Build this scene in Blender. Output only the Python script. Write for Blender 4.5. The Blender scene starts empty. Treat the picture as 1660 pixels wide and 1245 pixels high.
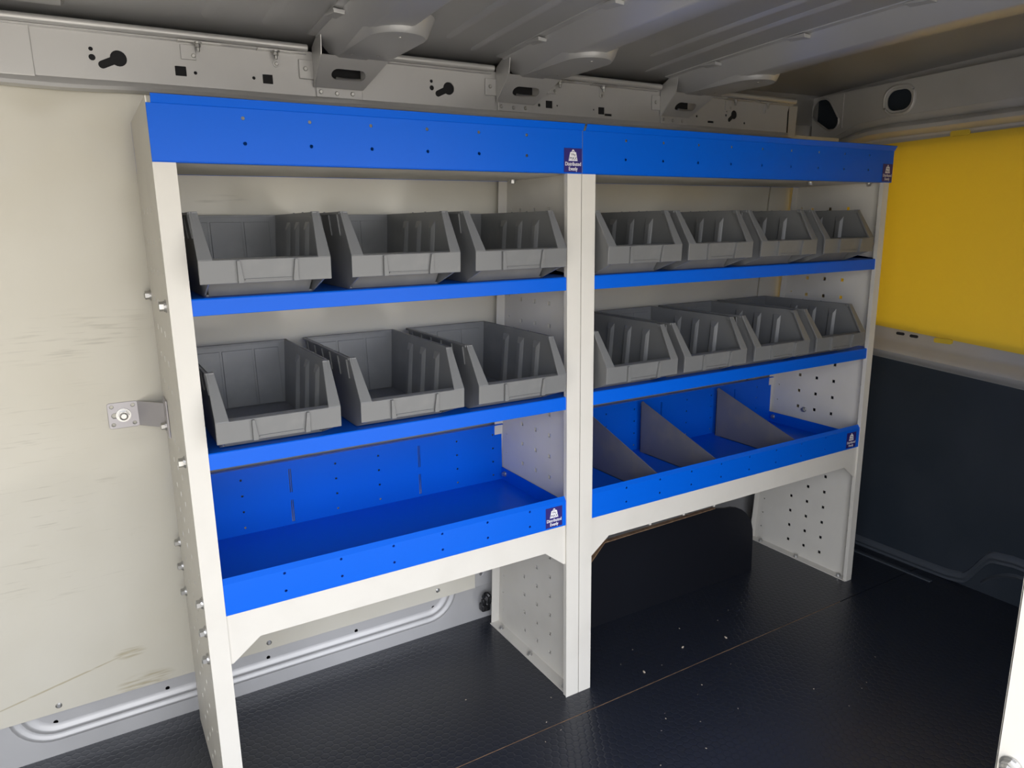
import bpy, bmesh, math, random
from mathutils import Vector, Matrix
from mathutils.geometry import delaunay_2d_cdt
random.seed(4)
S = bpy.context.scene
COL = S.collection
# ---------------------------------------------------------------- camera
cam = bpy.data.cameras.new('camera'); cam_o = bpy.data.objects.new('camera', cam); COL.objects.link(cam_o)
yaw, pit, rol = math.radians(30.70), math.radians(12.495), math.radians(-0.817)
f = Vector((math.sin(yaw)*math.cos(pit), math.cos(yaw)*math.cos(pit), -math.sin(pit)))
r = Vector((math.cos(yaw), -math.sin(yaw), 0)); u = r.cross(f)
r2 = r*math.cos(rol)+u*math.sin(rol); u2 = -r*math.sin(rol)+u*math.cos(rol)
M = Matrix((r2, u2, -f)).transposed().to_4x4(); M.translation = Vector((-0.1011, -1.0923, 0.9717))
cam_o.matrix_world = M
cam.sensor_width = 36; cam.sensor_fit = 'HORIZONTAL'; cam.lens = 1165.26/1660*36; cam.clip_start = 0.01
S.camera = cam_o
# ---------------------------------------------------------------- world: overcast daylight over pale ground
W = bpy.data.worlds.new('daylight'); S.world = W; W.use_nodes = True
nt = W.node_tree; nt.nodes.clear()
out = nt.nodes.new('ShaderNodeOutputWorld'); bg = nt.nodes.new('ShaderNodeBackground')
tc = nt.nodes.new('ShaderNodeTexCoord'); sep = nt.nodes.new('ShaderNodeSeparateXYZ')
mr = nt.nodes.new('ShaderNodeMapRange'); mr.inputs['From Min'].default_value = -0.06; mr.inputs['From Max'].default_value = 0.12
mix = nt.nodes.new('ShaderNodeMix'); mix.data_type = 'RGBA'
mix.inputs[6].default_value = (0.60, 0.56, 0.49, 1); mix.inputs[7].default_value = (0.95, 0.985, 1.08, 1)
nt.links.new(tc.outputs['Generated'], sep.inputs[0]); nt.links.new(sep.outputs['Z'], mr.inputs['Value'])
nt.links.new(mr.outputs[0], mix.inputs[0]); nt.links.new(mix.outputs[2], bg.inputs['Color']); nt.links.new(bg.outputs[0], out.inputs[0])
bg.inputs['Strength'].default_value = 4.5
S.view_settings.view_transform = 'Standard'; S.view_settings.look = 'None'
S.view_settings.gamma = 1; S.view_settings.use_curve_mapping = False
S.view_settings.exposure = 0.0
def portal(name, loc, rot, sx, sy):
    l = bpy.data.lights.new(name, 'AREA'); l.shape = 'RECTANGLE'; l.size = sx; l.size_y = sy; l.cycles.is_portal = True
    o = bpy.data.objects.new(name, l); COL.objects.link(o); o.location = loc; o.rotation_euler = rot
# side door opening (behind the camera) and rear opening
DX0, DX1, DZ1 = -0.72, 0.97, 1.22
BXO = 1.915
FY = -.92   # inner face of the door side; the camera stands just outside
portal('cab_window_daylight', (BXO, -.27, .92), (0, math.radians(90), 0), .56, 1.12)
portal('side_door_daylight', ((DX0+DX1)/2, FY-.055, DZ1/2), (math.radians(90), 0, 0), DX1-DX0, DZ1)
# ---------------------------------------------------------------- helpers
def tag(o, label=None, cat=None, group=None, kind=None):
    if label: o['label'] = label
    if cat: o['category'] = cat
    if group: o['group'] = group
    if kind: o['kind'] = kind
    return o
def empty(name, loc, label, cat, group=None):
    o = bpy.data.objects.new(name, None); COL.objects.link(o); o.location = loc; o.empty_display_size = .02
    return tag(o, label, cat, group)
def link(name, me, mats, parent=None, loc=None):
    if not isinstance(mats, (list, tuple)): mats = [mats]
    if not me.materials:
        for m in mats: me.materials.append(m)
    o = bpy.data.objects.new(name, me); COL.objects.link(o)
    if loc is not None: o.location = loc
    if parent is not None:
        o.parent = parent
        # geometry is given in world space unless loc is set: undo the parents' offset
        if loc is None:
            off = Vector((0, 0, 0)); p = parent
            while p is not None: off += Vector(p.location); p = p.parent
            o.location = -off
    return o
def done(bm, name, mats, parent=None, loc=None, bevel=0, smooth=False, seg=2):
    bmesh.ops.recalc_face_normals(bm, faces=bm.faces)
    me = bpy.data.meshes.new(name); bm.to_mesh(me); bm.free()
    if smooth:
        for p in me.polygons: p.use_smooth = True
        me.set_sharp_from_angle(angle=math.radians(38))
    o = link(name, me, mats, parent, loc)
    if bevel:
        b = o.modifiers.new('bevel', 'BEVEL'); b.width = bevel; b.segments = seg; b.limit_method = 'ANGLE'; b.angle_limit = math.radians(35)
    return o
def box(bm, x0, x1, y0, y1, z0, z1, mi=0):
    v = [bm.verts.new(p) for p in ((x0,y0,z0),(x1,y0,z0),(x1,y1,z0),(x0,y1,z0),(x0,y0,z1),(x1,y0,z1),(x1,y1,z1),(x0,y1,z1))]
    for q in ((0,3,2,1),(4,5,6,7),(0,1,5,4),(1,2,6,5),(2,3,7,6),(3,0,4,7)):
        fc = bm.faces.new([v[i] for i in q]); fc.material_index = mi
def hexa(bm, P, mi=0):
    """8 points: 4 of the one end, 4 of the other"""
    v = [bm.verts.new(p) for p in P]
    for q in ((0,3,2,1),(4,5,6,7),(0,1,5,4),(1,2,6,5),(2,3,7,6),(3,0,4,7)):
        fc = bm.faces.new([v[i] for i in q]); fc.material_index = mi
def prism(bm, pts, d, mi=0):
    """closed 3D polygon pushed along vector d"""
    d = Vector(d); a = [bm.verts.new(p) for p in pts]; b = [bm.verts.new(Vector(p)+d) for p in pts]
    n = len(pts)
    fs = [bm.faces.new(a), bm.faces.new(b[::-1])]
    for i in range(n): fs.append(bm.faces.new((a[i], b[i], b[(i+1)%n], a[(i+1)%n])))
    for fc in fs: fc.material_index = mi
def inside(p, poly):
    x, y = p; c = False; j = len(poly)-1
    for i in range(len(poly)):
        xi, yi = poly[i]; xj, yj = poly[j]
        if (yi > y) != (yj > y) and x < (xj-xi)*(y-yi)/(yj-yi)+xi: c = not c
        j = i
    return c
def plate(bm, outline, holes, O, U, V, T, mi=0):
    """flat sheet with real holes; O origin, U,V in-plane axes, T thickness vector"""
    O, U, V, T = map(Vector, (O, U, V, T))
    vs, es = [], []
    for poly in [outline]+holes:
        n0 = len(vs); vs += [Vector((a, b)) for a, b in poly]
        es += [(n0+i, n0+(i+1)%len(poly)) for i in range(len(poly))]
    vo, eo, fo, *_ = delaunay_2d_cdt(vs, es, [], 0, 1e-7)
    bb = [(min(a for a, b in h), max(a for a, b in h), min(b for a, b in h), max(b for a, b in h), h) for h in holes]
    keep = []
    for t in fo:
        c = sum((vo[i] for i in t), Vector((0, 0)))/len(t)
        if not inside(c, outline): continue
        if any(x0 <= c.x <= x1 and y0 <= c.y <= y1 and inside(c, h) for x0, x1, y0, y1, h in bb): continue
        keep.append(t)
    P = lambda v: O+U*v.x+V*v.y
    A = [bm.verts.new(P(v)) for v in vo]; B = [bm.verts.new(P(v)+T) for v in vo]
    cnt = {}
    for t in keep:
        fc = bm.faces.new([A[i] for i in t]); fc.material_index = mi
        fc = bm.faces.new([B[i] for i in reversed(t)]); fc.material_index = mi
        for i in range(len(t)):
            e = (t[i], t[(i+1) % len(t)]); k = tuple(sorted(e)); cnt.setdefault(k, []).append(e)
    for k, l in cnt.items():
        if len(l) == 1:
            a, b = l[0]; fc = bm.faces.new((A[b], A[a], B[a], B[b])); fc.material_index = mi
    for v in A+B:
        if not v.link_faces: bm.verts.remove(v)
def circ(cx, cy, rad, n=10, ph=0): return [(cx+rad*math.cos(ph+2*math.pi*i/n), cy+rad*math.sin(ph+2*math.pi*i/n)) for i in range(n)]
def keyhole(cx, cy, R0, ax, ay, r0, n=16):
    a = math.atan2(ay-cy, ax-cx); g = math.asin(r0/R0)
    pts = [(cx+R0*math.cos(a+g+(2*math.pi-2*g)*i/n), cy+R0*math.sin(a+g+(2*math.pi-2*g)*i/n)) for i in range(n+1)]
    return pts+[(ax+r0*math.cos(a-math.pi/2+math.pi*i/8), ay+r0*math.sin(a-math.pi/2+math.pi*i/8)) for i in range(9)]
def sq(cx, cy, h, k=None): k = k or h; return [(cx-h, cy-k), (cx+h, cy-k), (cx+h, cy+k), (cx-h, cy+k)]
def stad(x0, y0, x1, y1, r0, r1=None, n=8):
    """outline round two circles (a slot or a keyhole)"""
    r1 = r1 or r0; a = math.atan2(y1-y0, x1-x0); d = math.hypot(x1-x0, y1-y0); o = math.asin(max(-1, min(1, (r0-r1)/d)))
    o0, o1 = math.pi/2-o, math.pi/2-o
    pts = [(x1+r1*math.cos(a-o1+2*o1*i/n), y1+r1*math.sin(a-o1+2*o1*i/n)) for i in range(n+1)]
    pts += [(x0+r0*math.cos(a+o0+(2*math.pi-2*o0)*i/n), y0+r0*math.sin(a+o0+(2*math.pi-2*o0)*i/n)) for i in range(n+1)]
    return pts
def rrect(x0, x1, y0, y1, r, n=5):
    pts = []
    for cx, cy, a in ((x1-r, y0+r, -90), (x1-r, y1-r, 0), (x0+r, y1-r, 90), (x0+r, y0+r, 180)):
        for i in range(n+1):
            t = math.radians(a+90*i/n); pts.append((cx+r*math.cos(t), cy+r*math.sin(t)))
    return pts
def cyl(bm, c, axis, rad, h, n=12, r2=None, mi=0):
    c = Vector(c); ax = Vector(axis).normalized(); q = Vector((0, 0, 1)).rotation_difference(ax)
    r2 = rad if r2 is None else r2
    a = [bm.verts.new(c+q @ Vector((rad*math.cos(2*math.pi*i/n), rad*math.sin(2*math.pi*i/n), 0))) for i in range(n)]
    b = [bm.verts.new(c+q @ Vector((r2*math.cos(2*math.pi*i/n), r2*math.sin(2*math.pi*i/n), h))) for i in range(n)]
    fs = [bm.faces.new(a[::-1]), bm.faces.new(b)]
    for i in range(n): fs.append(bm.faces.new((a[i], a[(i+1) % n], b[(i+1) % n], b[i])))
    for fc in fs: fc.material_index = mi
def tube(bm, path, rad, n=8, closed=False, mi=0):
    path = [Vector(p) for p in path]; rings = []; m = len(path)
    for i, p in enumerate(path):
        if closed: t = path[(i+1) % m]-path[i-1]
        else: t = path[min(i+1, m-1)]-path[max(i-1, 0)]
        t.normalize(); ref = Vector((0, 0, 1)) if abs(t.z) < .9 else Vector((0, 1, 0))
        a = t.cross(ref).normalized(); b = a.cross(t)
        rings.append([bm.verts.new(p+a*rad*math.cos(2*math.pi*k/n)+b*rad*math.sin(2*math.pi*k/n)) for k in range(n)])
    for i in range(m if closed else m-1):
        A, B = rings[i], rings[(i+1) % m]
        for k in range(n):
            fc = bm.faces.new((A[k], A[(k+1) % n], B[(k+1) % n], B[k])); fc.material_index = mi
    if not closed:
        bm.faces.new(rings[0][::-1]).material_index = mi; bm.faces.new(rings[-1]).material_index = mi
def loft(bm, rings, closed_ring=False, mi=0):
    R = [[bm.verts.new(p) for p in q] for q in rings]
    for i in range(len(R)-1):
        n = len(R[i])
        for k in range(n if closed_ring else n-1):
            fc = bm.faces.new((R[i][k], R[i][(k+1) % n], R[i+1][(k+1) % n], R[i+1][k])); fc.material_index = mi
    return R
# ---------------------------------------------------------------- materials
def mat(name, col, rough=.5, metal=0, spec=.5, coat=0, noise=None, bump=None, scratch=None):
    m = bpy.data.materials.new(name); m.use_nodes = True; t = m.node_tree; b = t.nodes['Principled BSDF']
    b.inputs['Base Color'].default_value = (*col, 1); b.inputs['Roughness'].default_value = rough
    b.inputs['Metallic'].default_value = metal; b.inputs['Specular IOR Level'].default_value = spec
    b.inputs['Coat Weight'].default_value = coat; b.inputs['Coat Roughness'].default_value = .12
    co = t.nodes.new('ShaderNodeTexCoord'); src = None
    if noise:       # (scale, second colour, low, high)
        n = t.nodes.new('ShaderNodeTexNoise'); n.inputs['Scale'].default_value = noise[0]; n.inputs['Detail'].default_value = 6
        t.links.new(co.outputs['Object'], n.inputs['Vector'])
        mp = t.nodes.new('ShaderNodeMapRange'); mp.inputs['From Min'].default_value = noise[2]; mp.inputs['From Max'].default_value = noise[3]
        t.links.new(n.outputs['Fac'], mp.inputs['Value'])
        x = t.nodes.new('ShaderNodeMix'); x.data_type = 'RGBA'; x.inputs[6].default_value = (*col, 1); x.inputs[7].default_value = (*noise[1], 1)
        t.links.new(mp.outputs[0], x.inputs[0]); t.links.new(x.outputs[2], b.inputs['Base Color']); src = x.outputs[2]
    if scratch:     # (scale, colour, threshold, stretch) thin scuffs and specks
        mpn = t.nodes.new('ShaderNodeMapping'); mpn.inputs['Scale'].default_value = scratch[3]
        t.links.new(co.outputs['Object'], mpn.inputs['Vector'])
        n = t.nodes.new('ShaderNodeTexNoise'); n.inputs['Scale'].default_value = scratch[0]; n.inputs['Detail'].default_value = 8; n.inputs['Roughness'].default_value = .7
        t.links.new(mpn.outputs[0], n.inputs['Vector'])
        mp = t.nodes.new('ShaderNodeMapRange'); mp.inputs['From Min'].default_value = scratch[2]; mp.inputs['From Max'].default_value = scratch[2]+.06
        t.links.new(n.outputs['Fac'], mp.inputs['Value'])
        x = t.nodes.new('ShaderNodeMix'); x.data_type = 'RGBA'; x.inputs[7].default_value = (*scratch[1], 1)
        if src: t.links.new(src, x.inputs[6])
        else: x.inputs[6].default_value = (*col, 1)
        t.links.new(mp.outputs[0], x.inputs[0]); t.links.new(x.outputs[2], b.inputs['Base Color']); src = x.outputs[2]
    if bump:        # (scale, strength, distance)
        n = t.nodes.new('ShaderNodeTexNoise'); n.inputs['Scale'].default_value = bump[0]; n.inputs['Detail'].default_value = 2
        t.links.new(co.outputs['Object'], n.inputs['Vector'])
        bp = t.nodes.new('ShaderNodeBump'); bp.inputs['Strength'].default_value = bump[1]; bp.inputs['Distance'].default_value = bump[2]
        t.links.new(n.outputs['Fac'], bp.inputs['Height']); t.links.new(bp.outputs[0], b.inputs['Normal'])
    return m
BLUE = mat('blue_powder_coat', (.0, .112, .67), .38, 0, .22, 0, bump=(700, .08, .0005), scratch=(26, (.02, .14, .66), .70, (1, 1, 5)))
WHITE = mat('white_powder_coat', (.675, .65, .59), .45, 0, .25, 0, noise=(9, (.64, .615, .555), .45, .7), scratch=(30, (.40, .37, .32), .75, (1, 1, .5)))
CREAM = mat('cream_lining', (.655, .625, .535), .17, 0, .5, 0, noise=(3.0, (.61, .575, .475), .45, .75), bump=(4, .35, .03), scratch=(7, (.42, .37, .27), .715, (1, 1, 4)))
BIN = mat('grey_bin_plastic', (.165, .168, .168), .36, 0, .5, 0, noise=(16, (.205, .206, .20), .5, .72), bump=(350, .06, .0006))
VAN = mat('silver_van_paint', (.57, .565, .56), .34, .35, .5, 0, noise=(6, (.52, .515, .51), .45, .7))
VROOF = mat('grey_roof_primer', (.44, .44, .44), .36, .35, .5, 0, noise=(4, (.40, .40, .405), .4, .7), scratch=(38, (.6, .6, .6), .775, (1, 1, 1)))
ZINC = mat('zinc_steel', (.55, .545, .53), .33, .9)
DARK = mat('dark_void', (.012, .012, .014), .8)
BLACK = mat('black_coated_ply', (.008, .009, .013), .42, 0, .35, 0, scratch=(22, (.12, .11, .10), .73, (1, 1, 3)))
PLY = mat('raw_ply_edge', (.36, .22, .12), .75, noise=(60, (.22, .13, .07), .4, .6))
NAVY = mat('dark_blue_grey_panel', (.026, .034, .046), .5, 0, .4, 0, noise=(5, (.017, .025, .036), .4, .7))
GREYTRIM = mat('dark_grey_moulding', (.055, .065, .08), .38)
YELLOW = mat('yellow_corrugated_plastic', (.76, .56, .055), .48)
SMOKE = mat('grey_divider_plastic', (.17, .168, .185), .38, .1, .5, 0, noise=(20, (.20, .19, .185), .5, .7), scratch=(24, (.34, .31, .28), .72, (1, 1, 3)))
STICK = mat('navy_sticker', (.025, .016, .16), .4)
PRINT = mat('white_print', (.85, .85, .87), .5)
INK = mat('dark_print', (.06, .05, .12), .5)
CONC = mat('pale_concrete', (.58, .52, .42), .9)
CRUMB = mat('pale_crumb', (.55, .47, .38), .9)
RUBBER = mat('black_rubber', (.012, .012, .013), .28)
GALV = mat('grey_steel_bracket', (.47, .45, .46), .40, .35)
def scuffs(m, spots):
    t = m.node_tree; b = t.nodes['Principled BSDF']; N = t.nodes.new; L = t.links.new; co = N('ShaderNodeTexCoord')
    cur = b.inputs['Base Color'].links[0].from_socket
    nz = N('ShaderNodeTexNoise'); nz.inputs['Scale'].default_value = 40; nz.inputs['Detail'].default_value = 7
    mp = N('ShaderNodeMapping'); mp.inputs['Scale'].default_value = (.35, 1, 5); mp.inputs['Rotation'].default_value = (0, .12, 0); L(co.outputs['Object'], mp.inputs[0]); L(mp.outputs[0], nz.inputs['Vector'])
    for x, z, rx, rz, tilt, col, lo in spots:
        m1 = N('ShaderNodeMapping'); m1.vector_type = 'TEXTURE'; m1.inputs['Location'].default_value = (x, 0, z); m1.inputs['Rotation'].default_value = (0, tilt, 0); m1.inputs['Scale'].default_value = (rx, 1000, rz); L(co.outputs['Object'], m1.inputs[0])
        ln = N('ShaderNodeVectorMath'); ln.operation = 'LENGTH'; L(m1.outputs[0], ln.inputs[0])
        r1 = N('ShaderNodeMapRange'); r1.inputs['From Min'].default_value = 1; r1.inputs['From Max'].default_value = .55; L(ln.outputs['Value'], r1.inputs['Value'])
        r2 = N('ShaderNodeMapRange'); r2.inputs['From Min'].default_value = lo; r2.inputs['From Max'].default_value = lo+.14; L(nz.outputs['Fac'], r2.inputs['Value'])
        mu = N('ShaderNodeMath'); mu.operation = 'MULTIPLY'; L(r1.outputs[0], mu.inputs[0]); L(r2.outputs[0], mu.inputs[1])
        x_ = N('ShaderNodeMix'); x_.data_type = 'RGBA'; x_.inputs[7].default_value = (*col, 1); L(cur, x_.inputs[6]); L(mu.outputs[0], x_.inputs[0]); cur = x_.outputs[2]
    L(cur, b.inputs['Base Color'])
OCH = (.48, .43, .31); GRY = (.535, .505, .425)
scuffs(CREAM, [(-.085, .112, .055, .022, -.02, OCH, .44), (-.105, .182, .03, .014, 0, OCH, .46), (-.23, .155, .15, .0022, -.22, OCH, .33), (-.12, .80, .13, .05, -.15, GRY, .52), (-.16, .60, .13, .16, 0, GRY, .60), (-.2, .42, .16, .12, 0, GRY, .60), (.13, 1.02, .05, .012, .0, GRY, .5)])
# corrugated fluting for the yellow sheet
def flute(m, scale, dist):
    t = m.node_tree; b = t.nodes['Principled BSDF']; co = t.nodes.new('ShaderNodeTexCoord'); w = t.nodes.new('ShaderNodeTexWave')
    w.bands_direction = 'Y'; w.inputs['Scale'].default_value = scale; w.inputs['Distortion'].default_value = 0
    bp = t.nodes.new('ShaderNodeBump'); bp.inputs['Strength'].default_value = .25; bp.inputs['Distance'].default_value = dist
    t.links.new(co.outputs['Object'], w.inputs['Vector']); t.links.new(w.outputs['Fac'], bp.inputs['Height']); t.links.new(bp.outputs[0], b.inputs['Normal'])
flute(YELLOW, 90, .0006)
def translucent(m, col, k):
    t = m.node_tree; o = next(n for n in t.nodes if n.type == 'OUTPUT_MATERIAL'); b = t.nodes['Principled BSDF']
    tr = t.nodes.new('ShaderNodeBsdfTranslucent'); tr.inputs['Color'].default_value = (*col, 1)
    mx = t.nodes.new('ShaderNodeMixShader'); mx.inputs[0].default_value = k
    t.links.new(b.outputs[0], mx.inputs[1]); t.links.new(tr.outputs[0], mx.inputs[2]); t.links.new(mx.outputs[0], o.inputs['Surface'])
translucent(YELLOW, (.86, .68, .08), .23)
# floor sheet: black film-faced ply, honeycomb relief, dusty specks
def floor_material():
    m = bpy.data.materials.new('floor_black_film'); m.use_nodes = True; t = m.node_tree; b = t.nodes['Principled BSDF']; N = t.nodes.new; L = t.links.new
    co = N('ShaderNodeTexCoord')
    n1 = N('ShaderNodeTexNoise'); n1.inputs['Scale'].default_value = 2.6; n1.inputs['Detail'].default_value = 5; L(co.outputs['Object'], n1.inputs['Vector'])
    n2 = N('ShaderNodeTexNoise'); n2.inputs['Scale'].default_value = 75; n2.inputs['Detail'].default_value = 6; n2.inputs['Roughness'].default_value = .75; L(co.outputs['Object'], n2.inputs['Vector'])
    a = N('ShaderNodeMapRange'); a.inputs['From Min'].default_value = .46; a.inputs['From Max'].default_value = .68; L(n1.outputs['Fac'], a.inputs['Value'])
    c = N('ShaderNodeMapRange'); c.inputs['From Min'].default_value = .62; c.inputs['From Max'].default_value = .74; L(n2.outputs['Fac'], c.inputs['Value'])
    mu = N('ShaderNodeMath'); mu.operation = 'MULTIPLY'; L(a.outputs[0], mu.inputs[0]); L(c.outputs[0], mu.inputs[1])
    x = N('ShaderNodeMix'); x.data_type = 'RGBA'; x.inputs[6].default_value = (.016, .019, .028, 1); x.inputs[7].default_value = (.13, .12, .11, 1)
    L(mu.outputs[0], x.inputs[0]); L(x.outputs[2], b.inputs['Base Color'])
    b.inputs['Roughness'].default_value = .30; b.inputs['Specular IOR Level'].default_value = .6
    def VM(op, a, b=None):
        q = N('ShaderNodeVectorMath'); q.operation = op
        for k, w in enumerate((a, b)):
            if w is None: continue
            if isinstance(w, tuple): q.inputs[k].default_value = w
            else: L(w, q.inputs[k])
        return q.outputs['Value'] if op == 'DOT_PRODUCT' else q.outputs['Vector']
    rr, hh = (1, 1.7320508, 1), (.5, .8660254, 0)
    p = VM('MULTIPLY', VM('ADD', co.outputs['Object'], (5, 5, 0)), (62, 62, 0))
    a_ = VM('SUBTRACT', VM('MODULO', p, rr), hh); b_ = VM('SUBTRACT', VM('MODULO', VM('ADD', p, hh), rr), hh)
    lt = N('ShaderNodeMath'); lt.operation = 'LESS_THAN'; L(VM('DOT_PRODUCT', a_, a_), lt.inputs[0]); L(VM('DOT_PRODUCT', b_, b_), lt.inputs[1])
    mv = N('ShaderNodeMix'); mv.data_type = 'VECTOR'; L(lt.outputs[0], mv.inputs[0]); L(b_, mv.inputs[4]); L(a_, mv.inputs[5])
    ab = VM('ABSOLUTE', mv.outputs[1]); m1 = VM('DOT_PRODUCT', ab, (1, 0, 0)); m2 = VM('DOT_PRODUCT', ab, (.5, .8660254, 0))
    mxn = N('ShaderNodeMath'); mxn.operation = 'MAXIMUM'; L(m1, mxn.inputs[0]); L(m2, mxn.inputs[1])
    d = N('ShaderNodeMapRange'); d.inputs['From Min'].default_value = .48; d.inputs['From Max'].default_value = .36; L(mxn.outputs[0], d.inputs['Value'])
    bp = N('ShaderNodeBump'); bp.inputs['Strength'].default_value = .35; bp.inputs['Distance'].default_value = .0008
    L(d.outputs[0], bp.inputs['Height']); L(bp.outputs[0], b.inputs['Normal'])
    return m
FLOOR = floor_material()
# ---------------------------------------------------------------- the van: floor
bm = bmesh.new(); box(bm, -.95, 1.95, FY-.05, .45, -.05, -.012)
floor = tag(done(bm, 'floor', DARK), kind='structure')
SEAM = -.0585
bm = bmesh.new(); box(bm, -.95, 1.86, SEAM+.0012, .385, -.012, 0); done(bm, 'floor_sheet', FLOOR, floor)
bm = bmesh.new(); box(bm, -.95, 1.86, FY-.05, SEAM-.0012, -.012, 0); done(bm, 'floor_sheet', FLOOR, floor)
bm = bmesh.new(); box(bm, -.95, 1.5, SEAM-.0012, SEAM+.0012, -.012, -.0006); done(bm, 'sheet_edge', PLY, floor)
bm = bmesh.new(); hexa(bm, [(1.792, .13, 0), (1.806, .13, 0), (1.806, -.125, 0), (1.792, -.125, 0), (1.793, .13, .004), (1.805, .13, .004), (1.805, -.125, .004), (1.793, -.125, .004)])
done(bm, 'threshold_strip', GREYTRIM, floor, bevel=.001)
bm = bmesh.new(); box(bm, -8, 8, -14, 8, -.56, -.5)
tag(done(bm, 'ground', CONC), kind='structure')
# ---------------------------------------------------------------- the van: outer shell
bm = bmesh.new(); box(bm, -.95, 1.95, .405, .45, -.05, 1.40)
wall_back = tag(done(bm, 'wall_back', VAN), kind='structure')
bm = bmesh.new()   # opposite side with the door opening behind the camera
plate(bm, [(-.95, -.05), (1.95, -.05), (1.95, 1.40), (-.95, 1.40)], [[(DX0, 0), (DX1, 0), (DX1, DZ1), (DX0, DZ1)]], (0, FY-.05, 0), (1, 0, 0), (0, 0, 1), (0, .05, 0))
wall_front = tag(done(bm, 'wall_front', VAN), kind='structure')
bm = bmesh.new(); box(bm, -1.0, -.95, FY-.05, .45, -.05, 1.40)
tag(done(bm, 'wall_left', CREAM), kind='structure')
# lining
LY = lambda z: .36-.075*z
def lining(x0, x1, z0, z1, holes=()):
    bm = bmesh.new(); d = Vector((0, -.075, 1)); k = d.length
    plate(bm, [(x0, z0*k), (x1, z0*k), (x1, z1*k), (x0, z1*k)], [circ(a, b*k, .004) for a, b in holes], (0, LY(0), 0), (1, 0, 0), d/k, (0, .004, 0))
    return done(bm, 'lining_panel', CREAM, wall_back)
def lining_main():
    bm = bmesh.new(); d = Vector((0, -.075, 1)); k = d.length
    plate(bm, [(a, b*k) for a, b in ((-.94, .099), (.642, .099), (.642, .155), (1.535, .155), (1.535, 1.198), (-.94, 1.198))], [], (0, LY(0), 0), (1, 0, 0), d/k, (0, .004, 0))
    return done(bm, 'lining_panel', CREAM, wall_back)
lin = lining_main(); lin3 = lining(1.541, 1.80, .155, 1.198)
stud = None
for k, (x, z) in enumerate([(-.231, .113), (.149, .115), (.542, .122), (-.6, .113), (1.535, .17)]):
    bm = bmesh.new(); cyl(bm, (0, 0, 0), (0, -1, 0), .0055, .002, 12, .003)
    done(bm, 'rivet', ZINC, wall_back, loc=(x, LY(z)-.0005, z), smooth=True)
# sill below the lining: flat sheet with one raised round-ended field
SY = .371
field = rrect(-.315, .60, .030, .30, .075, 8)
def shrink(d, rr): return rrect(-.315+d, .60-d, .030+d, .30-d, .075-d*rr, 8)
bm = bmesh.new()
out_l = [(-.95, 0), (.68, 0), (.68, .16), (-.95, .16)]
plate(bm, [(-.95, 0), (.70, 0), (.70, .31), (-.95, .31)], [field], (0, SY, 0), (1, 0, 0), (0, 0, 1), (0, .002, 0))
rings = []
for d, y in ((0, SY), (.003, SY-.0035), (.006, SY-.0056), (.009, SY-.0056), (.013, SY-.0034), (.018, SY-.0034), (.022, SY-.0075), (.025, SY-.0092), (.028, SY-.0090), (.033, SY-.0066), (.040, SY-.006)):
    rings.append([(a, y, b) for a, b in shrink(d, .8)])
loft(bm, rings, True)
plate(bm, shrink(.040, .8), [circ(x, .073, .0042) for x in (-.241, -.05, .147, .342, .534)], (0, SY-.006, 0), (1, 0, 0), (0, 0, 1), (0, .002, 0))
sill = done(bm, 'sill_panel', VAN, wall_back, smooth=True)
bm = bmesh.new(); box(bm, -.95, .70, .392, .404, 0, .31); done(bm, 'sill_void', DARK, wall_back)
bm = bmesh.new()   # pressed bracket between sill and wheel arch
plate(bm, [(.645, .095), (.72, .095), (.72, .17), (.645, .17)], [circ(.664, .128, .0045)], (0, SY-.012, 0), (1, 0, 0), (0, 0, 1), (0, .01, 0))
done(bm, 'sill_bracket', VAN, wall_back, bevel=.002)
# ---------------------------------------------------------------- the van: roof
RZ = lambda y: 1.292+.022*(1-((y+.48)/.72)**2)
bm = bmesh.new(); ys = [.40-.05*i for i in range(28)]
ringsA = [[(-.95, y, RZ(y)), (1.205, y, RZ(y)), (1.235, y, RZ(y)+.018), (1.27, y, RZ(y)+.045), (1.95, y, RZ(y)+.055)] for y in ys]   # the skin steps up in front of the bulkhead
loft(bm, ringsA); loft(bm, [[(a, b, c+.03) for a, b, c in q] for q in ringsA])
box(bm, -.95, 1.95, .40, .45, 1.25, 1.40)
ceiling = tag(done(bm, 'ceiling', VROOF, smooth=True), kind='structure')
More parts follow.
